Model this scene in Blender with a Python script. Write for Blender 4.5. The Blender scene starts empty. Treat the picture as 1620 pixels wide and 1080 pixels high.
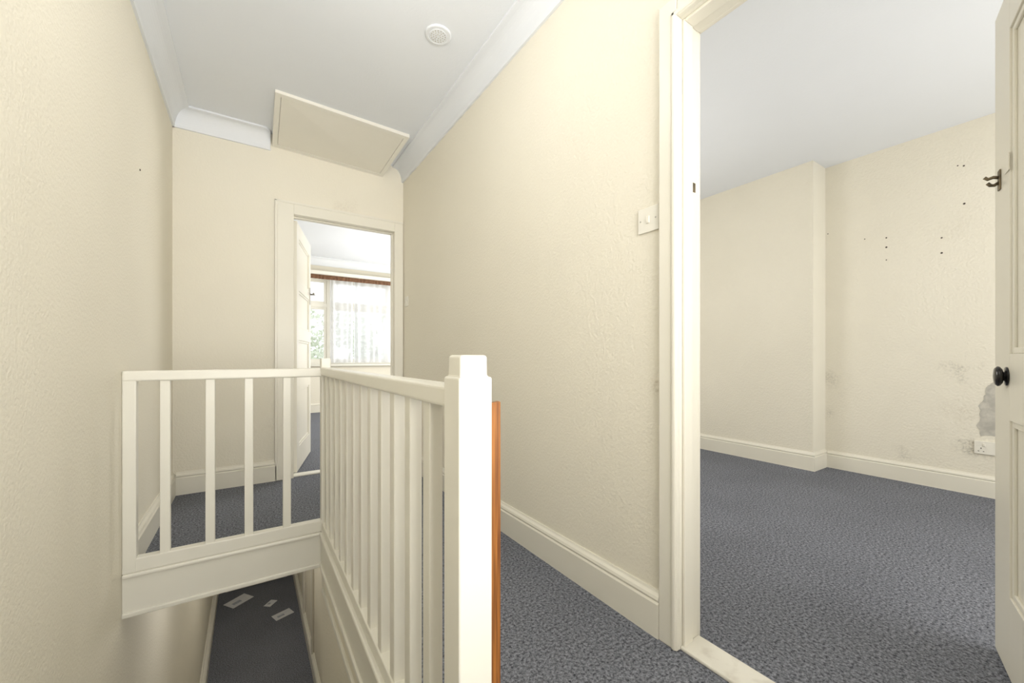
import bpy, bmesh, math, random
from mathutils import Vector, Matrix
random.seed(4)
S = bpy.context.scene
C = S.collection
R = math.radians

# ------------------------------------------------------------------ materials
def nt(name):
    m = bpy.data.materials.new(name); m.use_nodes = True
    t = m.node_tree; t.nodes.clear()
    o = t.nodes.new('ShaderNodeOutputMaterial'); b = t.nodes.new('ShaderNodeBsdfPrincipled')
    t.links.new(b.outputs[0], o.inputs[0])
    return m, t, b, o

def surf(name, c1, c2=None, rough=.6, vscale=2.0, bscale=120, bstr=.0, bdist=.003, detail=3, spec=.4, metal=0, ramp=(.35, .65), stains=(), patch=0, nrough=.5):
    m, t, b, o = nt(name)
    tc = t.nodes.new('ShaderNodeTexCoord')
    b.inputs['Roughness'].default_value = rough
    b.inputs['Metallic'].default_value = metal
    b.inputs['Specular IOR Level'].default_value = spec
    c2 = c2 or tuple(x*.94 for x in c1)
    n = t.nodes.new('ShaderNodeTexNoise'); n.inputs['Scale'].default_value = vscale; n.inputs['Detail'].default_value = detail; n.inputs['Roughness'].default_value = nrough
    t.links.new(tc.outputs['Object'], n.inputs['Vector'])
    r = t.nodes.new('ShaderNodeValToRGB')
    r.color_ramp.elements[0].position = ramp[0]; r.color_ramp.elements[0].color = (*c2, 1)
    r.color_ramp.elements[1].position = ramp[1]; r.color_ramp.elements[1].color = (*c1, 1)
    t.links.new(n.outputs['Fac'], r.inputs['Fac'])
    col = r.outputs['Color']
    if patch:      # broad worn patches
        pn = t.nodes.new('ShaderNodeTexNoise'); pn.inputs['Scale'].default_value = 2.2; pn.inputs['Detail'].default_value = 4
        t.links.new(tc.outputs['Object'], pn.inputs['Vector'])
        pm = t.nodes.new('ShaderNodeMapRange'); pm.inputs['From Min'].default_value = .3; pm.inputs['From Max'].default_value = .7
        pm.inputs['To Min'].default_value = 1-patch; pm.inputs['To Max'].default_value = 1+patch
        t.links.new(pn.outputs['Fac'], pm.inputs['Value'])
        vm = t.nodes.new('ShaderNodeVectorMath'); vm.operation = 'SCALE'
        t.links.new(col, vm.inputs[0]); t.links.new(pm.outputs[0], vm.inputs['Scale']); col = vm.outputs[0]
    for (p, rad, amt, scol) in stains:
        # warped distance so the smudge has an irregular outline
        wn = t.nodes.new('ShaderNodeTexNoise'); wn.inputs['Scale'].default_value = 9; wn.inputs['Detail'].default_value = 4
        t.links.new(tc.outputs['Object'], wn.inputs['Vector'])
        d = t.nodes.new('ShaderNodeVectorMath'); d.operation = 'DISTANCE'
        t.links.new(tc.outputs['Object'], d.inputs[0]); d.inputs[1].default_value = p
        ad = t.nodes.new('ShaderNodeMath'); ad.operation = 'MULTIPLY_ADD'; ad.inputs[1].default_value = rad*3.0
        t.links.new(wn.outputs['Fac'], ad.inputs[0]); t.links.new(d.outputs['Value'], ad.inputs[2])
        mr = t.nodes.new('ShaderNodeMapRange'); mr.inputs['From Min'].default_value = rad*1.3; mr.inputs['From Max'].default_value = rad*2.4
        mr.inputs['To Min'].default_value = amt; mr.inputs['To Max'].default_value = 0
        t.links.new(ad.outputs['Value'], mr.inputs['Value'])
        nn = t.nodes.new('ShaderNodeTexNoise'); nn.inputs['Scale'].default_value = 70; nn.inputs['Detail'].default_value = 6; nn.inputs['Roughness'].default_value = .7
        t.links.new(tc.outputs['Object'], nn.inputs['Vector'])
        m2 = t.nodes.new('ShaderNodeMapRange'); m2.inputs['From Min'].default_value = .42; m2.inputs['From Max'].default_value = .72
        t.links.new(nn.outputs['Fac'], m2.inputs['Value'])
        mu = t.nodes.new('ShaderNodeMath'); mu.operation = 'MULTIPLY'; mu.use_clamp = True
        t.links.new(mr.outputs[0], mu.inputs[0]); t.links.new(m2.outputs[0], mu.inputs[1])
        mx = t.nodes.new('ShaderNodeMix'); mx.data_type = 'RGBA'
        t.links.new(mu.outputs[0], mx.inputs[0]); t.links.new(col, mx.inputs[6]); mx.inputs[7].default_value = (*scol, 1)
        col = mx.outputs[2]
    t.links.new(col, b.inputs['Base Color'])
    if bstr:
        n2 = t.nodes.new('ShaderNodeTexNoise'); n2.inputs['Scale'].default_value = bscale; n2.inputs['Detail'].default_value = 3
        t.links.new(tc.outputs['Object'], n2.inputs['Vector'])
        bp = t.nodes.new('ShaderNodeBump'); bp.inputs['Strength'].default_value = bstr; bp.inputs['Distance'].default_value = bdist
        t.links.new(n2.outputs['Fac'], bp.inputs['Height']); t.links.new(bp.outputs[0], b.inputs['Normal'])
    return m

mould = (.32, .30, .25)
tan = (.54, .47, .36)
M = {}
M['wall'] = surf('cream_wallpaper', (.862, .816, .695), (.842, .795, .673), .75, 1.3, 95, .42, .005, spec=.25,
    stains=[((.62, 3.46, 2.13), .14, .5, tan), ((1.13, .84, .83), .04, .9, tan), ((.2, 3.46, .35), .2, .3, tan), ((1.13, 2.2, .75), .3, .15, tan)])
M['wall_room'] = surf('cream_wallpaper_marked', (.857, .812, .695), (.83, .785, .668), .8, 1.5, 70, .6, .006, spec=.2,
    stains=[((4.06, .60, .84), .11, 1.2, mould), ((4.06, .86, .18), .08, .7, mould), ((4.06, .54, .30), .09, 1.3, mould), ((4.06, .56, .55), .2, .5, tan),
            ((4.06, 1.33, .75), .09, .5, mould), ((4.06, .62, 1.8), .2, .3, tan), ((4.06, 1.32, .45), .09, .5, mould)])
M['trim'] = surf('cream_gloss_paint', (.85, .815, .71), (.83, .795, .69), .34, 3, 18, .06, .004, spec=.4)
M['rail'] = surf('white_gloss_paint', (.85, .825, .735), (.83, .805, .715), .32, 4, 14, .05, .004, spec=.35)
M['threshold'] = surf('worn_threshold_paint', (.85, .82, .73), (.70, .66, .57), .4, 14, 20, .1, .003, detail=6, ramp=(.30, .46))
M['ceil'] = surf('ceiling_paint', (.86, .884, .918), (.84, .864, .898), .85, 1.2, 90, .2, .003, spec=.2)
M['cornice'] = surf('cornice_paint', (.85, .87, .895), (.83, .85, .875), .6, 2, spec=.3)
M['hatch'] = surf('hatch_board', (.86, .83, .74), (.84, .81, .72), .6, 3)
M['hatchframe'] = surf('hatch_frame_paint', (.87, .845, .76), (.85, .825, .74), .45, 3)
M['carpet'] = surf('blue_grey_carpet', (.42, .435, .485), (.014, .016, .023), .95, 105, 500, 0, .004, detail=8, spec=.03, ramp=(.37, .68), patch=.07, nrough=.80)
M['plastic'] = surf('white_plastic', (.87, .84, .75), (.85, .82, .73), .3, 5)
M['metal'] = surf('aged_brass', (.24, .19, .12), (.12, .10, .07), .5, 60, metal=.7)
M['chrome'] = surf('dull_chrome', (.6, .58, .54), (.5, .48, .45), .3, 20, metal=.9)
M['black'] = surf('black_gloss', (.012, .011, .011), (.018, .016, .016), .15, 10)
M['dark'] = surf('dark_hole', (.06, .05, .04), (.10, .08, .07), .8, 60)
M['grey'] = surf('bare_plaster', (.62, .59, .52), (.46, .44, .39), .9, 25, 60, .4)
M['paper'] = surf('envelope_paper', (.80, .80, .80), (.74, .75, .77), .6, 12)
M['print'] = surf('printed_grey', (.35, .38, .45), (.5, .52, .56), .6, 40)
M['brown'] = surf('brown_curtain', (.20, .10, .05), (.13, .065, .035), .8, 30)
M['bark'] = surf('bark', (.25, .21, .17), (.18, .15, .12), .9, 12)
M['leaf'] = surf('leaf_bleached', (.74, .79, .66), (.64, .70, .57), .6, 2)  # leaf colour paled to carry the overexposed daylight outside
M['ground'] = surf('paving', (.4, .4, .38), (.3, .3, .29), .9, 3)
# orange stained wood with grain
def wood():
    m, t, b, o = nt('orange_stained_wood')
    tc = t.nodes.new('ShaderNodeTexCoord'); mp = t.nodes.new('ShaderNodeMapping'); mp.inputs['Scale'].default_value = (160, 160, 6)
    n = t.nodes.new('ShaderNodeTexNoise'); n.inputs['Scale'].default_value = 1; n.inputs['Detail'].default_value = 4
    r = t.nodes.new('ShaderNodeValToRGB')
    r.color_ramp.elements[0].position = .35; r.color_ramp.elements[0].color = (.16, .052, .011, 1)
    r.color_ramp.elements[1].position = .65; r.color_ramp.elements[1].color = (.40, .155, .031, 1)
    t.links.new(tc.outputs['Object'], mp.inputs[0]); t.links.new(mp.outputs[0], n.inputs[0]); t.links.new(n.outputs['Fac'], r.inputs[0])
    t.links.new(r.outputs[0], b.inputs['Base Color']); b.inputs['Roughness'].default_value = .4
    return m
M['wood'] = wood()
def sheer():
    m, t, b, o = nt('sheer_net')
    b.inputs['Base Color'].default_value = (.84, .85, .87, 1); b.inputs['Roughness'].default_value = .9
    tr = t.nodes.new('ShaderNodeBsdfTransparent'); tl = t.nodes.new('ShaderNodeBsdfTranslucent'); tl.inputs[0].default_value = (.88, .89, .91, 1)
    a = t.nodes.new('ShaderNodeMixShader'); a.inputs[0].default_value = .45
    t.links.new(b.outputs[0], a.inputs[1]); t.links.new(tl.outputs[0], a.inputs[2])
    lw = t.nodes.new('ShaderNodeLayerWeight'); lw.inputs[0].default_value = .5
    mr = t.nodes.new('ShaderNodeMapRange'); mr.inputs['To Min'].default_value = .64; mr.inputs['To Max'].default_value = .90; mr.inputs['From Max'].default_value = .6
    t.links.new(lw.outputs['Facing'], mr.inputs['Value'])
    c = t.nodes.new('ShaderNodeMixShader'); t.links.new(mr.outputs[0], c.inputs[0])
    t.links.new(tr.outputs[0], c.inputs[1]); t.links.new(a.outputs[0], c.inputs[2]); t.links.new(c.outputs[0], o.inputs[0])
    return m
M['net'] = sheer()
def glass():
    m, t, b, o = nt('window_glass')
    tr = t.nodes.new('ShaderNodeBsdfTransparent'); g = t.nodes.new('ShaderNodeBsdfGlossy'); g.inputs['Roughness'].default_value = .02
    c = t.nodes.new('ShaderNodeMixShader'); c.inputs[0].default_value = .05
    t.links.new(tr.outputs[0], c.inputs[1]); t.links.new(g.outputs[0], c.inputs[2]); t.links.new(c.outputs[0], o.inputs[0])
    return m
M['glass'] = glass()

# ------------------------------------------------------------------ helpers
def box(bm, x0, x1, y0, y1, z0, z1, bev=0, seg=2, mat=None):
    tb = bmesh.new()
    bmesh.ops.create_cube(tb, size=1)
    for v in tb.verts:
        v.co = Vector(((x0+x1)/2+v.co.x*(x1-x0), (y0+y1)/2+v.co.y*(y1-y0), (z0+z1)/2+v.co.z*(z1-z0)))
    if bev: bmesh.ops.bevel(tb, geom=list(tb.edges), offset=bev, segments=seg, affect='EDGES', profile=.5)
    if mat: bmesh.ops.transform(tb, matrix=mat, verts=list(tb.verts))
    me = bpy.data.meshes.new('t'); tb.to_mesh(me); tb.free(); bm.from_mesh(me); bpy.data.meshes.remove(me)
    return bm

def prism(bm, pts, axis, a0, a1, m0=0, m1=0):
    """pts: list of (u, z) profile, extruded along axis 'x' or 'y'; u is the other horizontal coordinate."""
    f = (lambda a, u, z: (a, u, z)) if axis == 'x' else (lambda a, u, z: (u, a, z))
    A = [bm.verts.new(f(a0, u, z)) for u, z in pts]; B = [bm.verts.new(f(a1, u, z)) for u, z in pts]
    n = len(pts)
    for i in range(n):
        bm.faces.new((A[i], A[(i+1) % n], B[(i+1) % n], B[i]))
    bm.faces.new(A); bm.faces.new(B[::-1])
    return bm

def lathe(bm, prof, seg=32, mat=None):
    tb = bmesh.new(); rings = []
    for r, z in prof:
        rings.append([tb.verts.new((r*math.cos(2*math.pi*k/seg), r*math.sin(2*math.pi*k/seg), z)) for k in range(seg)])
    for a, b in zip(rings, rings[1:]):
        for k in range(seg): tb.faces.new((a[k], a[(k+1) % seg], b[(k+1) % seg], b[k]))
    tb.faces.new(rings[0][::-1]); tb.faces.new(rings[-1])
    if mat: bmesh.ops.transform(tb, matrix=mat, verts=list(tb.verts))
    me = bpy.data.meshes.new('t'); tb.to_mesh(me); tb.free(); bm.from_mesh(me); bpy.data.meshes.remove(me)
    return bm

def tube(bm, pts, r, seg=10):
    pts = [Vector(p) for p in pts]; rings = []
    for i, p in enumerate(pts):
        d = (pts[min(i+1, len(pts)-1)]-pts[max(i-1, 0)]).normalized()
        u = d.cross(Vector((0, 0, 1)));
        if u.length < .05: u = d.cross(Vector((1, 0, 0)))
        u.normalize(); w = d.cross(u)
        rings.append([bm.verts.new(p+r*(math.cos(2*math.pi*k/seg)*u+math.sin(2*math.pi*k/seg)*w)) for k in range(seg)])
    for a, b in zip(rings, rings[1:]):
        for k in range(seg): bm.faces.new((a[k], a[(k+1) % seg], b[(k+1) % seg], b[k]))
    bm.faces.new(rings[0][::-1]); bm.faces.new(rings[-1])
    return bm

def obj(name, bm, m, parent=None, smooth=False):
    bmesh.ops.recalc_face_normals(bm, faces=list(bm.faces))
    me = bpy.data.meshes.new(name); bm.to_mesh(me); bm.free()
    me.materials.append(m)
    if smooth:
        for p in me.polygons: p.use_smooth = True
    o = bpy.data.objects.new(name, me); C.objects.link(o)
    if parent: o.parent = parent
    return o
def tag(o, label, cat=None, group=None, kind=None):
    o['label'] = label
    if cat: o['category'] = cat
    if group: o['group'] = group
    if kind: o['kind'] = kind
    return o
def struct(name, bm, m, label, cat, smooth=False):
    return tag(obj(name, bm, m, None, smooth), label, cat, None, 'structure')
def thing(name, label, cat, loc=(0, 0, 0), rz=0, group=None, kind=None):
    o = bpy.data.objects.new(name, None); C.objects.link(o); o.empty_display_size = .1
    o.location = loc; o.rotation_euler = (0, 0, rz)
    return tag(o, label, cat, group, kind)
BM = bmesh.new

# ------------------------------------------------------------------ key dimensions
XL, XR, XR2, YF, YF2 = -.430, 1.13, 1.225, 3.46, 3.56
ZC, ZCR = 2.58, 2.515
YB = -1.3          # wall behind the camera
YW = 7.35          # front wall of the house
ZG = -2.6          # downstairs floor
XB, XREC, YBR = 3.81, 4.06, 1.355
DO0, DO1, DH = -.01, .755, 1.985       # opening in right wall (Y)
FO0, FO1, FH = .280, 1.052, 2.01       # opening in far wall (X)
YV = 2.20          # far edge of the stair void
XV0, XV1 = .30, .35

# ------------------------------------------------------------------ shell
b = BM(); box(b, XL-.1, XL, YB-.1, YW+.2, ZG-.1, 2.75)
wl = struct('wall_left', b, M['wall'], 'cream textured wall running down the left side into the stairwell', 'wall')
b = BM()
box(b, XR, XR2, DO1+.03, YF, 0, 2.75); box(b, XR, XR2, YB, DO0-.03, 0, 2.75); box(b, XR, XR2, DO0-.03, DO1+.03, DH+.03, 2.75)
wr = struct('wall_right', b, M['wall'], 'long cream wall right of the banister with a light switch', 'wall')
b = BM()
box(b, XL, FO0-.03, YF, YF2, -.13, 2.75); box(b, FO1+.03, XREC+.1, YF, YF2, -.13, 2.75); box(b, FO0-.03, FO1+.03, YF, YF2, FH+.03, 2.75)
struct('wall_far', b, M['wall'], 'cream end wall of the landing around the far doorway', 'wall')
b = BM(); box(b, XL, XREC+.1, YB-.1, YB, -.13, 2.75)
struct('wall_back', b, M['wall'], 'cream wall behind the viewpoint', 'wall')
b = BM(); box(b, XREC, XREC+.1, YB, YF, -.13, 2.75)
wrec = struct('wall_room', b, M['wall_room'], 'stained recessed cream wall with screw holes and mould, in the right-hand room', 'wall')
b = BM(); box(b, XB, XREC, YBR, 2.95, 0, ZCR)
wcb = struct('wall_chimney_breast', b, M['wall_room'], 'projecting cream chimney breast seen through the right doorway', 'wall')
b = BM(); box(b, XB+.002, XREC, YBR-.003, YBR, 0, ZCR)  # thin sheet in a lighter colour, standing in for light on the return
tag(obj('lightened_return', b, M['trim'], wcb), 'narrow side of the chimney breast, coloured paler to look lit')
b = BM()
wx0, wx1, wz0, wz1 = .35, 2.95, .80, 2.28
box(b, XL, wx0, YW, YW+.2, ZG, 2.75); box(b, wx1, 3.3, YW, YW+.2, ZG, 2.75); box(b, wx0, wx1, YW, YW+.2, ZG, wz0); box(b, wx0, wx1, YW, YW+.2, wz1, 2.75)
struct('wall_front', b, M['wall'], 'cream front bedroom wall around the bright window', 'wall')
b = BM(); box(b, 3.2, 3.3, YF2, YW, -.13, 2.75)
struct('wall_bedroom', b, M['wall'], 'cream side wall of the front bedroom', 'wall')
# stairwell and downstairs walls
b = BM()
box(b, XV0+.012, XV1, .62, YV, ZG, -.13); box(b, XV0+.012, .61, YV, YV+.06, ZG, -.13); box(b, .61, .71, YV, YW, ZG, -.13)
struct('wall_stairwell', b, M['wall'], 'cream wall enclosing the stairwell below the banister', 'wall')
b = BM(); box(b, XL, XV1, .50, .60, ZG, -.13)
struct('wall_under_landing', b, M['wall'], 'cream wall under the near landing at the back of the stairs', 'wall')

b = BM(); box(b, XL, XR, YB, YF, ZC, 2.75)
struct('ceiling', b, M['ceil'], 'white textured landing ceiling', 'ceiling')
b = BM(); box(b, XR2, XREC, YB, YF, ZCR, 2.75)
struct('ceiling_room', b, M['ceil'], 'plain white ceiling of the right-hand room', 'ceiling')
b = BM(); box(b, XL, 3.2, YF2, YW, ZC, 2.75)
struct('ceiling_bedroom', b, M['ceil'], 'white bedroom ceiling beyond the far doorway', 'ceiling')

b = BM()
box(b, XL, XR, YB, .62, -.13, 0); box(b, XV1, XR, .62, YF, -.13, 0); box(b, XL, XV1, YV+.06, YF, -.13, 0)
box(b, XR, XR2, DO0-.03, DO1+.03, -.13, 0); box(b, FO0-.03, FO1+.03, YF, YF2, -.13, 0)
struct('floor', b, M['carpet'], 'dark blue-grey carpet of the landing around the stair banister', 'floor')
b = BM(); box(b, XR2, XREC, YB, YF, -.13, 0)
struct('floor_room', b, M['carpet'], 'dark blue-grey carpet of the empty right-hand room', 'floor')
b = BM(); box(b, XL, 3.2, YF2, YW, -.13, 0)
struct('floor_bedroom', b, M['carpet'], 'dark blue-grey carpet of the front bedroom past the far door', 'floor')
b = BM(); box(b, XL, .61, .6, YW, ZG-.1, ZG)
struct('floor_downstairs', b, M['carpet'], 'dark carpet of the hallway below, strewn with post', 'floor')

# stairs (below the frame)
b = BM()
for i in range(12):
    z = -.2*(i+1); y = .62+.2*i
    box(b, XL+.03, XV0-.012, y, y+.235, z-.2, z, .008)
tag(obj('staircase', b, M['carpet']), 'carpeted straight flight of stairs descending beside the left wall', 'stairs')

# ------------------------------------------------------------------ skirting
def sk(h=.15, d=.02):
    return [(0, 0), (d, 0), (d, h*.74), (d*.72, h*.78), (d*.95, h*.84), (d*.8, h*.9), (d*.4, h*.95), (d*.25, h), (0, h)]
def skirt(bm, axis, wall, sgn, a0, a1, z=0, h=.15, d=.02):
    return prism(bm, [(wall+sgn*u, z+v) for u, v in sk(h, d)], axis, a0, a1)
b = BM(); skirt(b, 'y', XL, 1, YV+.06, YF)
struct('baseboard_left', b, M['trim'], 'cream skirting board along the left wall behind the banister', 'baseboard')
b = BM(); skirt(b, 'y', XR, -1, DO1+.067, YF)
struct('baseboard_right', b, M['trim'], 'long cream skirting board under the light switch wall', 'baseboard')
b = BM(); skirt(b, 'x', YF, -1, XL+.02, .165)
struct('baseboard_far', b, M['trim'], 'short cream skirting board left of the far doorway', 'baseboard')
b = BM(); skirt(b, 'y', XB, -1, YBR-.02, 2.95); skirt(b, 'x', YBR, -1, XB-.0, XREC)
struct('baseboard_chimney_breast', b, M['trim'], 'cream skirting board wrapping the chimney breast', 'baseboard')
b = BM(); skirt(b, 'y', XREC, -1, YB, YBR-.02, h=.14)
struct('baseboard_room', b, M['trim'], 'cream skirting board along the recessed wall under the socket', 'baseboard')
b = BM(); skirt(b, 'x', YW, -1, XL, 3.2)
struct('baseboard_front', b, M['trim'], 'cream skirting board below the bedroom window', 'baseboard')
b = BM(); skirt(b, 'y', XL, 1, 3.4, YW, ZG, .18, .045)
struct('baseboard_downstairs_left', b, M['trim'], 'cream skirting board on the left of the hallway below', 'baseboard')
b = BM(); skirt(b, 'y', .61, -1, 2.3, YW, ZG, .18, .03)
struct('baseboard_downstairs_right', b, M['trim'], 'cream skirting board on the right of the hallway below', 'baseboard')

# ------------------------------------------------------------------ cornice
def cove(n=10, w=.095, h=.125):
    p = [(0, 0), (0, -h), (.012, -h), (.016, -h+.012)]
    for k in range(n+1):
        a = math.pi/2*k/n
        p.append((.016+(w-.032)*(1-math.cos(a)), -h+.012+(h-.026)*math.sin(a)))
    p += [(w-.004, -.012), (w, -.010), (w, 0)]
    return p
def corn(bm, axis, wall, sgn, a0, a1, zc=ZC):
    return prism(bm, [(wall+sgn*u, zc+v) for u, v in cove()], axis, a0, a1)
b = BM(); corn(b, 'y', XL, 1, YB, YF); struct('trim_1', b, M['cornice'], 'white coved cornice along the left wall', 'cornice')
b = BM(); corn(b, 'y', XR, -1, YB, YF); struct('trim_2', b, M['cornice'], 'white coved cornice along the right wall', 'cornice')
b = BM(); corn(b, 'x', YF, -1, XL, .08)
# curled end of the cornice beside the hatch
pr = cove()
prev = None
for k in range(7):
    a = math.pi/2*k/6; sc = math.cos(a)
    ring = [b.verts.new((.08+.05*math.sin(a), YF-u*(.25+.75*sc), ZC+v)) for u, v in pr]
    if prev:
        for i in range(len(pr)): b.faces.new((prev[i], prev[(i+1) % len(pr)], ring[(i+1) % len(pr)], ring[i]))
    prev = ring
b.faces.new(prev)
struct('trim_3', b, M['cornice'], 'short white cornice on the end wall, stopping at the loft hatch', 'cornice')
b = BM(); corn(b, 'x', YW, -1, XL, 3.2); struct('trim_4', b, M['cornice'], 'white cornice above the bedroom window', 'cornice')

# ------------------------------------------------------------------ door linings and architraves
b = BM()   # right doorway (in the X = XR plane)
AW = .066
def arch_y(bm, x, sgn):
    for (y0, y1, z0, z1) in ((DO1, DO1+AW, 0, DH+AW), (DO0-AW, DO0, 0, DH+AW), (DO0, DO1, DH, DH+AW)):
        box(bm, min(x, x+sgn*.018), max(x, x+sgn*.018), y0, y1, z0, z1, .004)
    # raised inner bead
    box(bm, min(x, x+sgn*.022), max(x, x+sgn*.022), DO1+.002, DO1+.02, 0, DH+.02, .006); box(bm, min(x, x+sgn*.022), max(x, x+sgn*.022), DO0, DO1+.02, DH+.002, DH+.02, .006)
arch_y(b, XR, -1); arch_y(b, XR2, 1)
box(b, XR-.002, XR2+.002, DO1, DO1+.03, 0, DH+.03, .002); box(b, XR-.002, XR2+.002, DO0-.03, DO0, 0, DH+.03, .002); box(b, XR-.002, XR2+.002, DO0, DO1, DH, DH+.03, .002)
box(b, XR+.01, XR2-.04, DO1-.010, DO1, 0, DH, .003); box(b, XR+.01, XR2-.04, DO0, DO1-.010, DH-.010, DH, .003)
tr = struct('trim_5', b, M['trim'], 'cream painted door frame of the near right doorway', 'door frame')
b = BM(); box(b, XR2-.030, XR2-.014, DO1-.002, DO1+.0005, 1.455, 1.485, .0008); obj('strike_plate', b, M['metal'], tr)
b = BM()
def arch_x(bm, y, sgn, lw):
    y0, y1 = min(y, y+sgn*.016), max(y, y+sgn*.016)
    box(bm, FO0-lw, FO0, y0, y1, 0, FH+.09, .003); box(bm, FO1, min(FO1+.07, XR-.001), y0, y1, 0, FH+.09, .003); box(bm, FO0, FO1, y0, y1, FH, FH+.09, .003)
    ya, yb = min(y, y+sgn*.020), max(y, y+sgn*.020)
    box(bm, FO0-lw, FO0-lw+.018, ya, yb, 0, FH+.09, .004); box(bm, FO0-lw, XR-.003, ya, yb, FH+.075, FH+.093, .004)
arch_x(b, YF, -1, .125); arch_x(b, YF2, 1, .1)
box(b, FO0-.03, FO0, YF-.002, YF2+.002, 0, FH+.03, .002); box(b, FO1, FO1+.03, YF-.002, YF2+.002, 0, FH+.03, .002); box(b, FO0, FO1, YF-.002, YF2+.002, FH, FH+.03, .002)
box(b, FO1-.010, FO1, YF+.04, YF2-.04, 0, FH, .003); box(b, FO0, FO1-.010, YF+.04, YF2-.04, FH-.010, FH, .003)
struct('trim_6', b, M['trim'], 'cream painted door frame of the far bedroom doorway', 'door frame')
b = BM(); box(b, XR-.0, XR2+.004, DO0, DO1, 0, .012, .004)
struct('trim_7', b, M['threshold'], 'worn white painted threshold strip under the near right doorway', 'threshold')
b = BM(); box(b, FO0, FO1, YF+.01, YF2-.01, 0, .012, .004)
struct('trim_8', b, M['rail'], 'white painted threshold strip under the far doorway', 'threshold')
b = BM(); box(b, .585, .61, 5.0, 5.09, ZG, -.6, .005); box(b, .585, .61, 5.85, 5.94, ZG, -.6, .005)
struct('trim_9', b, M['trim'], 'cream door casing in the hallway below', 'door frame')

# ------------------------------------------------------------------ panelled doors
def door(name, label, loc, rz, W, H, T, sw, rails, mid, mat):
    d = thing(name, label, 'door', loc, rz, None, 'structure')
    b = BM(); h = T/2
    box(b, 0, sw, -h, h, .01, H, .002); box(b, W-sw, W, -h, h, .01, H, .002)
    for z0, z1 in rails: box(b, sw, W-sw, -h, h, z0, z1, .002)
    segs = [(sw, W-sw)]
    if mid:
        for (z0, z1), (z2, z3) in zip(rails, rails[1:]):
            box(b, W/2-.045, W/2+.045, -h, h, z1, z2, .002)
        segs = [(sw, W/2-.045), (W/2+.045, W-sw)]
    obj('leaf_frame', b, mat, d)
    for (r0, r1) in zip(rails, rails[1:]):
        for x0, x1 in segs:
            b = BM(); z0, z1 = r0[1], r1[0]
            box(b, x0, x1, -h*.35, h*.35, z0, z1)
            for s in (-1, 1):     # sloping moulding around the panel
                for (a0, a1, c0, c1) in ((x0, x0+.018, z0, z1), (x1-.018, x1, z0, z1), (x0+.018, x1-.018, z0, z0+.018), (x0+.018, x1-.018, z1-.018, z1)):
                    box(b, a0, a1, min(s*h*.3, s*h*.75), max(s*h*.3, s*h*.75), c0, c1, .003)
            obj('panel', b, mat, d)
    return d
W = .75
TH = R(15.2); HX, HY = XR2+.012, DO0+.006
d1 = door('door_1', 'cream panelled door with a black knob opened into the right-hand room', (HX, HY, 0), TH, W, 1.975, .036, .165,
          [(.01, .24), (.74, .93), (1.85, 1.975)], True, M['trim'])
def knob(parent, x, z, s, mat, name='door_knob'):
    Mx = Matrix.Translation((x, s*.018, z)) @ Matrix.Rotation(-s*math.pi/2, 4, 'X')
    b = BM(); lathe(b, [(.027, 0), (.027, .003), (.014, .005), (.013, .008), (.022, .010), (.028, .014), (.029, .018), (.024, .023), (.012, .025), (.001, .026)], 28, Mx)
    return obj(name, b, mat, parent, True)
knob(d1, W-.14, .865, 1, M['black']); knob(d1, W-.14, .865, -1, M['black'])
b = BM(); box(b, W-.17, W-.13, .018, .021, 1.45, 1.50, .001); obj('cover_plate', b, M['trim'], d1)
d2 = door('door_2', 'cream panelled door standing open into the front bedroom beyond the banister', (FO0+.014, YF2+.006, 0), R(76), W, FH-.012, .036, .10,
          [(.01, .20), (.66, .76), (1.06, 1.16), (1.46, 1.54), (1.88, FH-.012)], False, M['trim'])
for s in (-1, 1):
    b = BM(); box(b, W-.075, W-.03, min(s*.018, s*.023), max(s*.018, s*.023), 1.42, 1.58, .002)
    pl = obj('handle_plate', b, M['chrome'], d2)
    b = BM(); tube(b, [(W-.05, s*.02, 1.52), (W-.05, s*.055, 1.52), (W-.06, s*.062, 1.52), (W-.16, s*.062, 1.515)], .008); obj('lever', b, M['chrome'], pl, True)
door('door_3', 'panelled front door at the end of the hallway below', (-.30, YW-.02, ZG), 0, .80, 2.0, .036, .11, [(.01, .22), (.85, 1.0), (1.88, 2.0)], True, M['trim'])

# coat hook on the right door
hs = W-.065
h = thing('coat_hook', 'small aged metal double coat hook on the edge of the open right door', 'hook', (HX+hs*math.cos(TH)-.018*math.sin(TH), HY+hs*math.sin(TH)+.018*math.cos(TH), 1.455), TH)
b = BM(); box(b, -.012, .012, 0, .004, -.03, .03, .001); obj('back_plate', b, M['metal'], h)
b = BM(); tube(b, [(0, .002, .008), (0, .014, .012), (.004, .024, .010), (.004, .031, .017)], .0046); obj('upper_prong', b, M['metal'], h, True)
b = BM(); tube(b, [(0, .002, -.006), (0, .012, -.013), (-.003, .020, -.012), (-.003, .026, -.004)], .0046); obj('lower_prong', b, M['metal'], h, True)

# ------------------------------------------------------------------ stair fascia
b = BM()
box(b, XL, XV0+.012, YV, YV+.06, -.115, .03, .003)
box(b, XL, XV0+.012, YV-.008, YV+.02, -.132, -.112, .004)
box(b, XL, XV0+.0, YV-.010, YV+.07, .026, .044, .006)
struct('trim_10', b, M['rail'], 'white fascia board below the short banister across the stairwell', 'fascia')
b = BM()
box(b, XV0, XV1+.002, .60, YV+.0, -.115, .03, .003)
box(b, XV0-.008, XV0+.03, .60, YV, -.132, -.112, .004)
box(b, XV0-.010, XV1+.012, .60, YV, .026, .044, .006)
box(b, XV0+.002, XV0+.016, .60, YV, -.26, -.235, .004)
struct('trim_11', b, M['rail'], 'white fascia board below the long banister', 'fascia')

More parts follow.
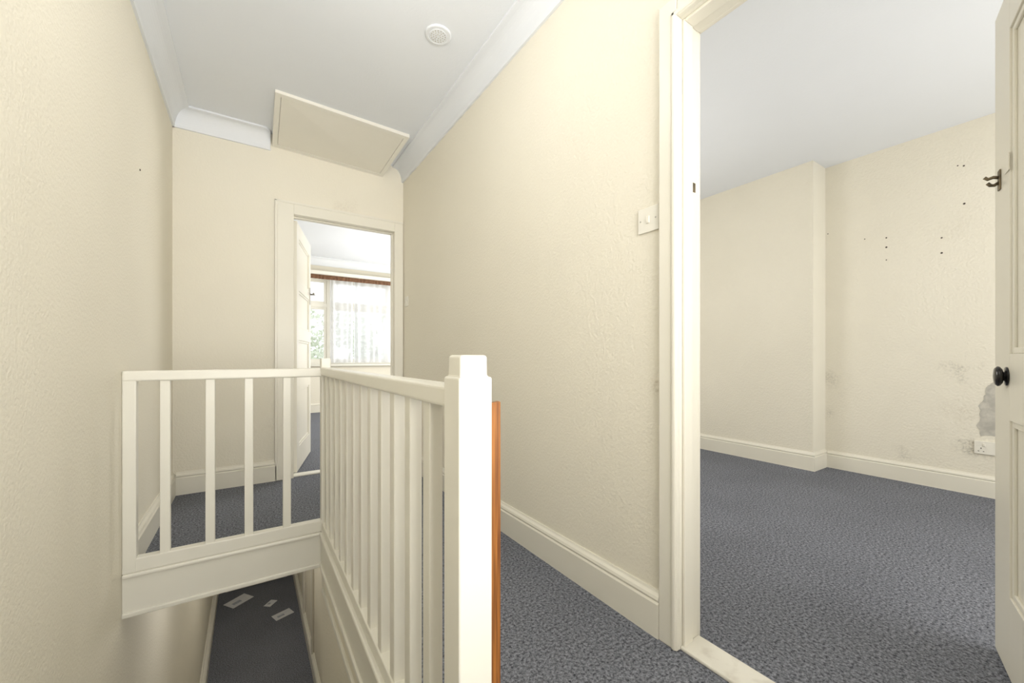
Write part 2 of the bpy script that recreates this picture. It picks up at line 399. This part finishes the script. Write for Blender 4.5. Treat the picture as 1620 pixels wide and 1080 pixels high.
# ------------------------------------------------------------------ balustrade
XP = .323; YP = YV+.02
bal = thing('stair_balustrade', 'white painted L-shaped stair banister with square balusters around the stairwell', 'banister', (0, 0, 0))
def post(x, y, s, z0, z1): 
    b = BM(); box(b, x-s/2, x+s/2, y-s/2, y+s/2, z0, z1, .004, 3); return b
YN = .633
nw = obj('newel_post', post(XP, YN, .064, -.12, .886), M['rail'], bal)
b = BM()
def ring(bm, s, z): return [bm.verts.new((XP+sx*s, YN+sy*s, z)) for sx, sy in ((-1, -1), (1, -1), (1, 1), (-1, 1))]
rs = [ring(b, .028, .884), ring(b, .0265, .889), ring(b, .0262, .924)]
for A, B in zip(rs, rs[1:]):
    for i in range(4): b.faces.new((A[i], A[(i+1) % 4], B[(i+1) % 4], B[i]))
b.faces.new(rs[0][::-1]); b.faces.new(rs[-1])
bmesh.ops.bevel(b, geom=[e for e in b.edges if max(v.co.z for v in e.verts) > .9], offset=.006, segments=4, affect='EDGES', profile=.5)
obj('newel_cap', b, M['rail'], nw)
obj('corner_post', post(XP, YP, .045, .03, .915), M['rail'], bal)
obj('wall_post', post(XL+.022, YP, .043, .044, .862), M['rail'], bal)
b = BM(); box(b, XP-.026, XP+.026, YN+.03, YP-.02, .828, .868, .007, 3); obj('handrail', b, M['rail'], bal)
b = BM(); box(b, XL+.0, XP-.02, YP-.024, YP+.024, .822, .865, .007, 3); obj('handrail', b, M['rail'], bal)
b = BM(); box(b, XP-.02, XP+.02, YN+.03, YP-.02, .044, .088, .004); obj('bottom_rail', b, M['rail'], bal)
b = BM(); box(b, XL+.04, XP-.02, YP-.02, YP+.02, .044, .10, .004); obj('bottom_rail', b, M['rail'], bal)
b = BM(); box(b, -.017, .017, -.014, .014, .09, .826, .003); p0 = obj('baluster', b, M['rail'], bal)
xs = [-.298, -.146, -.003, .151]
p0.location = (xs[0], YP, 0)
for x in xs[1:]:
    c = p0.copy(); C.objects.link(c); c.parent = bal; c.location = (x, YP, 0)
b = BM(); box(b, -.015, .015, -.019, .019, .08, .83, .003); q0 = obj('baluster', b, M['rail'], bal)
n = 12
for i in range(n):
    c = q0 if i == 0 else q0.copy()
    if i: C.objects.link(c); c.parent = bal
    c.location = (XP, .795+(2.115-.795)*i/(n-1), 0)

b = BM()
tb = [(.3555, .632), (.3915, .632), (.3915, .645), (.3555, .645)]
A = [b.verts.new((x, y, 0)) for x, y in tb]; B = [b.verts.new((x, y, .834+.004*(x > .37))) for x, y in tb]
for i in range(4): b.faces.new((A[i], A[(i+1) % 4], B[(i+1) % 4], B[i]))
b.faces.new(A[::-1]); b.faces.new(B)
bmesh.ops.bevel(b, geom=list(b.edges), offset=.0015, segments=2, affect='EDGES')
tag(obj('wooden_lath', b, M['wood']), 'orange stained wooden batten upright against the near newel post', 'batten')

# ------------------------------------------------------------------ loft hatch
h = thing('loft_hatch', 'pale cream boarded loft hatch with a painted frame in the landing ceiling', 'hatch', (0, 0, 0))
q = [Vector((.132, 2.865, 2.562)), Vector((.995, 2.90, 2.556)), Vector((.948, YF-.002, 2.462)), Vector((.14, YF-.002, 2.49))]
def quad_in(q, d):
    out = []
    for i in range(4):
        p, n_, pv = q[i], q[(i+1) % 4], q[i-1]
        out.append(p+(n_-p).normalized()*d+(pv-p).normalized()*d)
    return out
b = BM()
O = [b.verts.new(p) for p in q]; T = [b.verts.new((p.x, p.y, 2.62)) for p in q]
I1 = quad_in(q, .032); I = [b.verts.new(p) for p in I1]; I2 = [b.verts.new(p+Vector((0, 0, .008))) for p in I1]
for i in range(4):
    j = (i+1) % 4
    b.faces.new((O[i], O[j], I[j], I[i])); b.faces.new((O[i], T[i], T[j], O[j])); b.faces.new((I[i], I[j], I2[j], I2[i]))
obj('frame', b, M['hatchframe'], h)
b = BM(); I3 = quad_in(q, .034); A = [b.verts.new(p+Vector((0, 0, .003))) for p in I3]; B = [b.verts.new(p+Vector((0, 0, .02))) for p in I3]
for i in range(4): b.faces.new((A[i], A[(i+1) % 4], B[(i+1) % 4], B[i]))
b.faces.new(A); b.faces.new(B)
obj('panel', b, M['hatch'], h)

# ceiling plate
cp = thing('ceiling_plate', 'round white ceiling plate fixed to the landing ceiling', 'ceiling plate', (.81, 1.92, ZC))
b = BM(); lathe(b, [(.066, 0), (.066, -.004), (.062, -.008), (.052, -.009), (.050, -.0075), (.046, -.0075), (.044, -.0095), (.001, -.0105)], 40); obj('cover', b, M['cornice'], cp, False)
b = BM()
for rr, nn in ((.012, 6), (.024, 10), (.036, 16)):
    for k in range(nn):
        a = 2*math.pi*k/nn; lathe(b, [(.003, -.0112), (.003, -.009)], 8, Matrix.Translation((rr*math.cos(a), rr*math.sin(a), 0)))
obj('vent_holes', b, M['grey'], cp)

# ------------------------------------------------------------------ switches and socket
def switch(label, y, z, s=.084):
    t = thing('light_switch', label, 'light switch', (XR, y, z))
    b = BM(); box(b, -.006, 0, -s/2, s/2, -s/2, s/2, .0025, 3); obj('plate', b, M['plastic'], t)
    b = BM(); box(b, -.0095, -.005, -.006, .006, -.012, .012, .0015); obj('rocker', b, M['plastic'], t)
    for sy in (-1, 1):
        b = BM(); lathe(b, [(.003, 0), (.003, .0012), (.001, .0015)], 10, Matrix.Translation((-.0058, sy*s*.36, 0)) @ Matrix.Rotation(-math.pi/2, 4, 'Y')); obj('screw', b, M['grey'], t)
switch('white square light switch beside the near right door frame', .871, 1.385)
switch('small white light switch at the far end of the right wall by the far doorway', 3.36, 1.40)
t = thing('wall_socket', 'white double wall socket low on the recessed wall by the open right door', 'socket', (XREC, .452, .322))
b = BM(); box(b, -.012, 0, -.073, .073, -.043, .043, .003, 3); obj('plate', b, M['plastic'], t)
for sy in (-1, 1):
    b = BM(); box(b, -.016, -.010, sy*.028-.006, sy*.028+.006, .008, .03, .002); obj('rocker', b, M['plastic'], t)
    b = BM()
    for (dy, dz, w, hh) in ((0, -.004, .004, .008), (-.011, -.024, .0065, .004), (.011, -.024, .0065, .004)):
        y = sy*.042+dy; box(b, -.0126, -.011, y-w/2, y+w/2, dz-hh/2, dz+hh/2)
    obj('pin_slots', b, M['dark'], t)

# screw holes, bare plaster
for i, (y, z) in enumerate([(.60, 2.235), (.572, 2.223), (.57, 1.965), (1.095, 1.854), (.967, 1.832), (.967, 1.76), (.967, 1.663), (.676, 1.759), (.676, 1.653), (1.335, 1.957)]):
    rr = .0042+.0011*(i % 3)
    b = BM(); lathe(b, [(rr, 0), (rr*.85, .0015), (rr*.3, .002)], 10, Matrix.Translation((XREC, y, z)) @ Matrix.Rotation(-math.pi/2, 4, 'Y')); obj('wall_plug', b, M['dark'], wrec)
b = BM(); lathe(b, [(.005, 0), (.004, .003), (.001, .004)], 10, Matrix.Translation((XL, 2.515, 1.797)) @ Matrix.Rotation(math.pi/2, 4, 'Y')); obj('nail', b, M['dark'], wl)
base = [(.500, .40), (.512, .47), (.498, .53), (.503, .60), (.478, .66), (.468, .73), (.45, .755), (.42, .75), (.40, .66), (.38, .55), (.40, .40)]
pts = []
for i in range(len(base)):        # ragged torn edge
    p, n_ = Vector(base[i]), Vector(base[(i+1) % len(base)])
    for k in range(4):
        v = p.lerp(n_, k/4); pts.append((v.x+random.uniform(-.006, .006), v.y+random.uniform(-.006, .006)))
b = BM(); A = [b.verts.new((XREC-.0012, y, z)) for y, z in pts]; B = [b.verts.new((XREC, y, z)) for y, z in pts]
b.faces.new(A)
for i in range(len(pts)): b.faces.new((A[i], A[(i+1) % len(pts)], B[(i+1) % len(pts)], B[i]))
obj('bare_plaster', b, M['grey'], wrec)

# ------------------------------------------------------------------ bedroom window
w = thing('window_1', 'wide white casement window with top lights in the front bedroom', 'window', (0, 0, 0), 0, None, 'structure')
y0, y1 = YW+.05, YW+.11
b = BM(); f = .05
box(b, wx0, wx0+f, y0, y1, wz0, wz1, .004); box(b, wx1-f, wx1, y0, y1, wz0, wz1, .004)
box(b, wx0+f, wx1-f, y0, y1, wz0, wz0+f, .004); box(b, wx0+f, wx1-f, y0, y1, wz1-f, wz1, .004)
mull = [1.13, 2.17]
for x in mull: box(b, x-.035, x+.035, y0, y1, wz0+f, wz1-f, .004)
obj('window_frame', b, M['rail'], w)
xe = [wx0+f, mull[0]-.035, mull[0]+.035, mull[1]-.035, mull[1]+.035, wx1-f]
ztr = 1.80
for k in range(3):
    xa, xb = xe[2*k], xe[2*k+1]
    b = BM(); box(b, xa, xb, y0, y1, ztr-.03, ztr+.03, .004); obj('transom', b, M['rail'], w)
    for za, zb in ((wz0+f, ztr-.03), (ztr+.03, wz1-f)):
        b = BM(); g = .04
        box(b, xa, xa+g, y0+.01, y1-.01, za, zb, .003); box(b, xb-g, xb, y0+.01, y1-.01, za, zb, .003); box(b, xa+g, xb-g, y0+.01, y1-.01, za, za+g, .003); box(b, xa+g, xb-g, y0+.01, y1-.01, zb-g, zb, .003)
        sh = obj('sash', b, M['rail'], w)
        b = BM(); box(b, xa+g, xb-g, y0+.028, y0+.032, za+g, zb-g); obj('pane', b, M['glass'], sh)
b = BM(); box(b, wx0-.06, wx1+.06, YW-.09, YW+.05, wz0-.028, wz0, .006); obj('window_board', b, M['rail'], w)

def curtain(name, label, cat, mat, xa, xb, za, zb, amp, waves, y, group=None):
    b = BM(); nx = int(waves*18); rows = 10; G = []
    for j in range(rows+1):
        z = zb+(za-zb)*j/rows; row = []
        for i in range(nx+1):
            s = i/nx*waves
            ph = 2*math.pi*s+1.3*math.sin(s*1.9+.3)+.8*math.sin(s*.77)+.25*math.sin(j*.5+s)
            row.append(b.verts.new((xa+(xb-xa)*i/nx, y+amp*(.6+.4*j/rows)*(.65+.35*math.sin(s*1.31+1))*math.sin(ph), z)))
        G.append(row)
    for j in range(rows):
        for i in range(nx): b.faces.new((G[j][i], G[j][i+1], G[j+1][i+1], G[j+1][i]))
    return tag(obj(name, b, mat, None, True), label, cat, group)
curtain('net_curtain', 'sheer white net curtain left half at the bedroom window', 'curtain', M['net'], 1.13, 1.50, .83, 2.25, .022, 4, YW-.065)
curtain('net_curtain', 'sheer white net curtain right half at the bedroom window', 'curtain', M['net'], 1.515, 2.9, .83, 2.25, .022, 12, YW-.065)
curtain('curtain_valance', 'brown valance strip across the top of the bedroom window', 'curtain', M['brown'], .35, 2.95, 2.215, 2.285, .006, 40, YW-.12)
t = thing('curtain_rail', 'white curtain rail board above the brown valance', 'curtain rail', (0, 0, 0))
b = BM(); box(b, .3, 3.0, YW-.135, YW, 2.29, 2.33, .005); obj('board', b, M['rail'], t)
b = BM(); box(b, .3, 3.0, YW-.15, YW-.136, 2.29, 2.345, .004); obj('front_lip', b, M['rail'], t)

# garden outside
b = BM(); box(b, -12, 16, YW+.2, 40, ZG-.2, ZG-.1)
struct('ground', b, M['ground'], 'paved ground outside the bedroom window', 'ground')
for (tx, ty, hh, lab) in ((2.2, 15, 3.7, 'leafy green tree seen through the left of the bedroom window'), (4.6, 18, 4.4, 'leafy green tree behind the net curtain')):
    t = thing('garden_tree', lab, 'tree', (tx, ty, ZG-.1))
    b = BM(); tube(b, [(0, 0, 0), (.05, 0, 1.2), (0, .05, hh-.5)], .13); obj('trunk', b, M['bark'], t, True)
    b = BM()
    cl = [(random.uniform(-1, 1), random.uniform(-.8, .8), hh+random.uniform(-.9, .9), random.uniform(.5, .9)) for _ in range(9)]
    for _ in range(1800):
        cx, cy, cz, cr = random.choice(cl)
        v = Vector((random.gauss(0, 1), random.gauss(0, 1), random.gauss(0, 1))).normalized()*cr*random.uniform(.6, 1)
        p = Vector((cx, cy, cz))+v
        u = Vector((random.gauss(0, 1), random.gauss(0, 1), random.gauss(0, 1))).normalized(); k = u.orthogonal().normalized()
        s = random.uniform(.06, .11)
        b.faces.new([b.verts.new(p+u*s), b.verts.new(p+k*s*.5), b.verts.new(p-u*s), b.verts.new(p-k*s*.5)])
    obj('foliage', b, M['leaf'], t)

# ------------------------------------------------------------------ post on the hall floor below
def env(label, x, y, rz, w_, l_):
    t = thing('envelope', label, 'envelope', (x, y, ZG), rz, 'post on the hallway floor below')
    b = BM(); box(b, -w_/2, w_/2, -l_/2, l_/2, 0, .004, .001); obj('body', b, M['paper'], t)
    b = BM(); box(b, -w_*.32, w_*.05, -l_*.22, l_*.05, .004, .005); obj('address_panel', b, M['print'], t)
    b = BM(); A = [b.verts.new(p) for p in ((-w_/2, l_/2, .0045), (w_/2, l_/2, .0045), (w_*.3, l_*.22, .0055), (-w_*.3, l_*.22, .0055))]; b.faces.new(A); obj('flap', b, M['paper'], t)
env('large white envelope, the farthest on the floor below', -.13, 6.98, R(35), .30, .21)
env('smallest white leaflet, in the middle of the post on the floor below', .25, 6.66, R(-40), .10, .15)
env('white printed envelope nearest the right skirting on the floor below', .38, 6.28, R(20), .23, .15)

# ------------------------------------------------------------------ light
wd = bpy.data.worlds.new('world'); S.world = wd; wd.use_nodes = True
bg = wd.node_tree.nodes['Background']; bg.inputs[0].default_value = (.95, .98, 1, 1); bg.inputs[1].default_value = 1.6
def area(name, loc, rot, sx, sy, p, col=(1, 1, 1), spread=180):
    l = bpy.data.lights.new(name, 'AREA'); l.shape = 'RECTANGLE'; l.size = sx; l.size_y = sy; l.energy = p; l.color = col; l.spread = R(spread)
    o = bpy.data.objects.new(name, l); C.objects.link(o); o.location = loc; o.rotation_euler = rot
    return o
def point(name, loc, p, rad, col=(1, 1, 1)):
    l = bpy.data.lights.new(name, 'POINT'); l.energy = p; l.shadow_soft_size = rad; l.color = col
    o = bpy.data.objects.new(name, l); C.objects.link(o); o.location = loc
WL = (1, .993, .985)
area('landing_fill_area', (.42, YB+.06, 1.45), (R(102), 0, 0), 1.2, 1.9, 30, WL, 95)  # unseen area lamp on the solid back wall, added to brighten the landing
point('landing_low_fill', (.10, -1.0, .85), 8, .22, WL)  # added low fill, no real fitting, lifts the ceiling and flattens shadows
point('landing_back_fill', (.40, -.2, 1.95), 8.5, .3, WL)  # invented fill lamp out of frame, evens out the landing walls
point('landing_top_fill', (.30, 1.20, 2.24), 8.5, .18, WL)  # added fill above the frame for far wall and ceiling, no pendant there
area('room_daylight', (2.6, YB+.06, 1.40), (R(106), 0, 0), 2.2, 1.5, 60, WL)
point('room_fill', (2.1, 2.35, 1.4), 25, .28, WL)  # fill lamp hidden behind the right wall, added to lift the chimney breast
area('bedroom_fill', (3.1, 5.6, 1.4), (R(112), 0, R(90)), 2.0, 1.6, 115, (1, .99, .97))  # unseen area lamp at the windowless side wall, added to brighten the bedroom
point('hallway_fill', (.1, 5.2, -.5), 15, .15, (1, .97, .92))  # unseen fill added to lighten the hallway below
point('stairfoot_fill', (.12, 3.1, -.36), 5, .12, (1, .97, .92))  # made-up fill tucked behind the fascia to brighten the stairwell

S.view_settings.view_transform = 'Standard'

# ------------------------------------------------------------------ camera
cam = bpy.data.cameras.new('camera'); co = bpy.data.objects.new('camera', cam); C.objects.link(co)
cam.sensor_width = 36; cam.lens = 14; cam.shift_y = 25/1620; cam.clip_start = .03
co.location = (0, 0, .92); co.rotation_euler = (R(90), 0, -math.atan(415/630))
S.camera = co
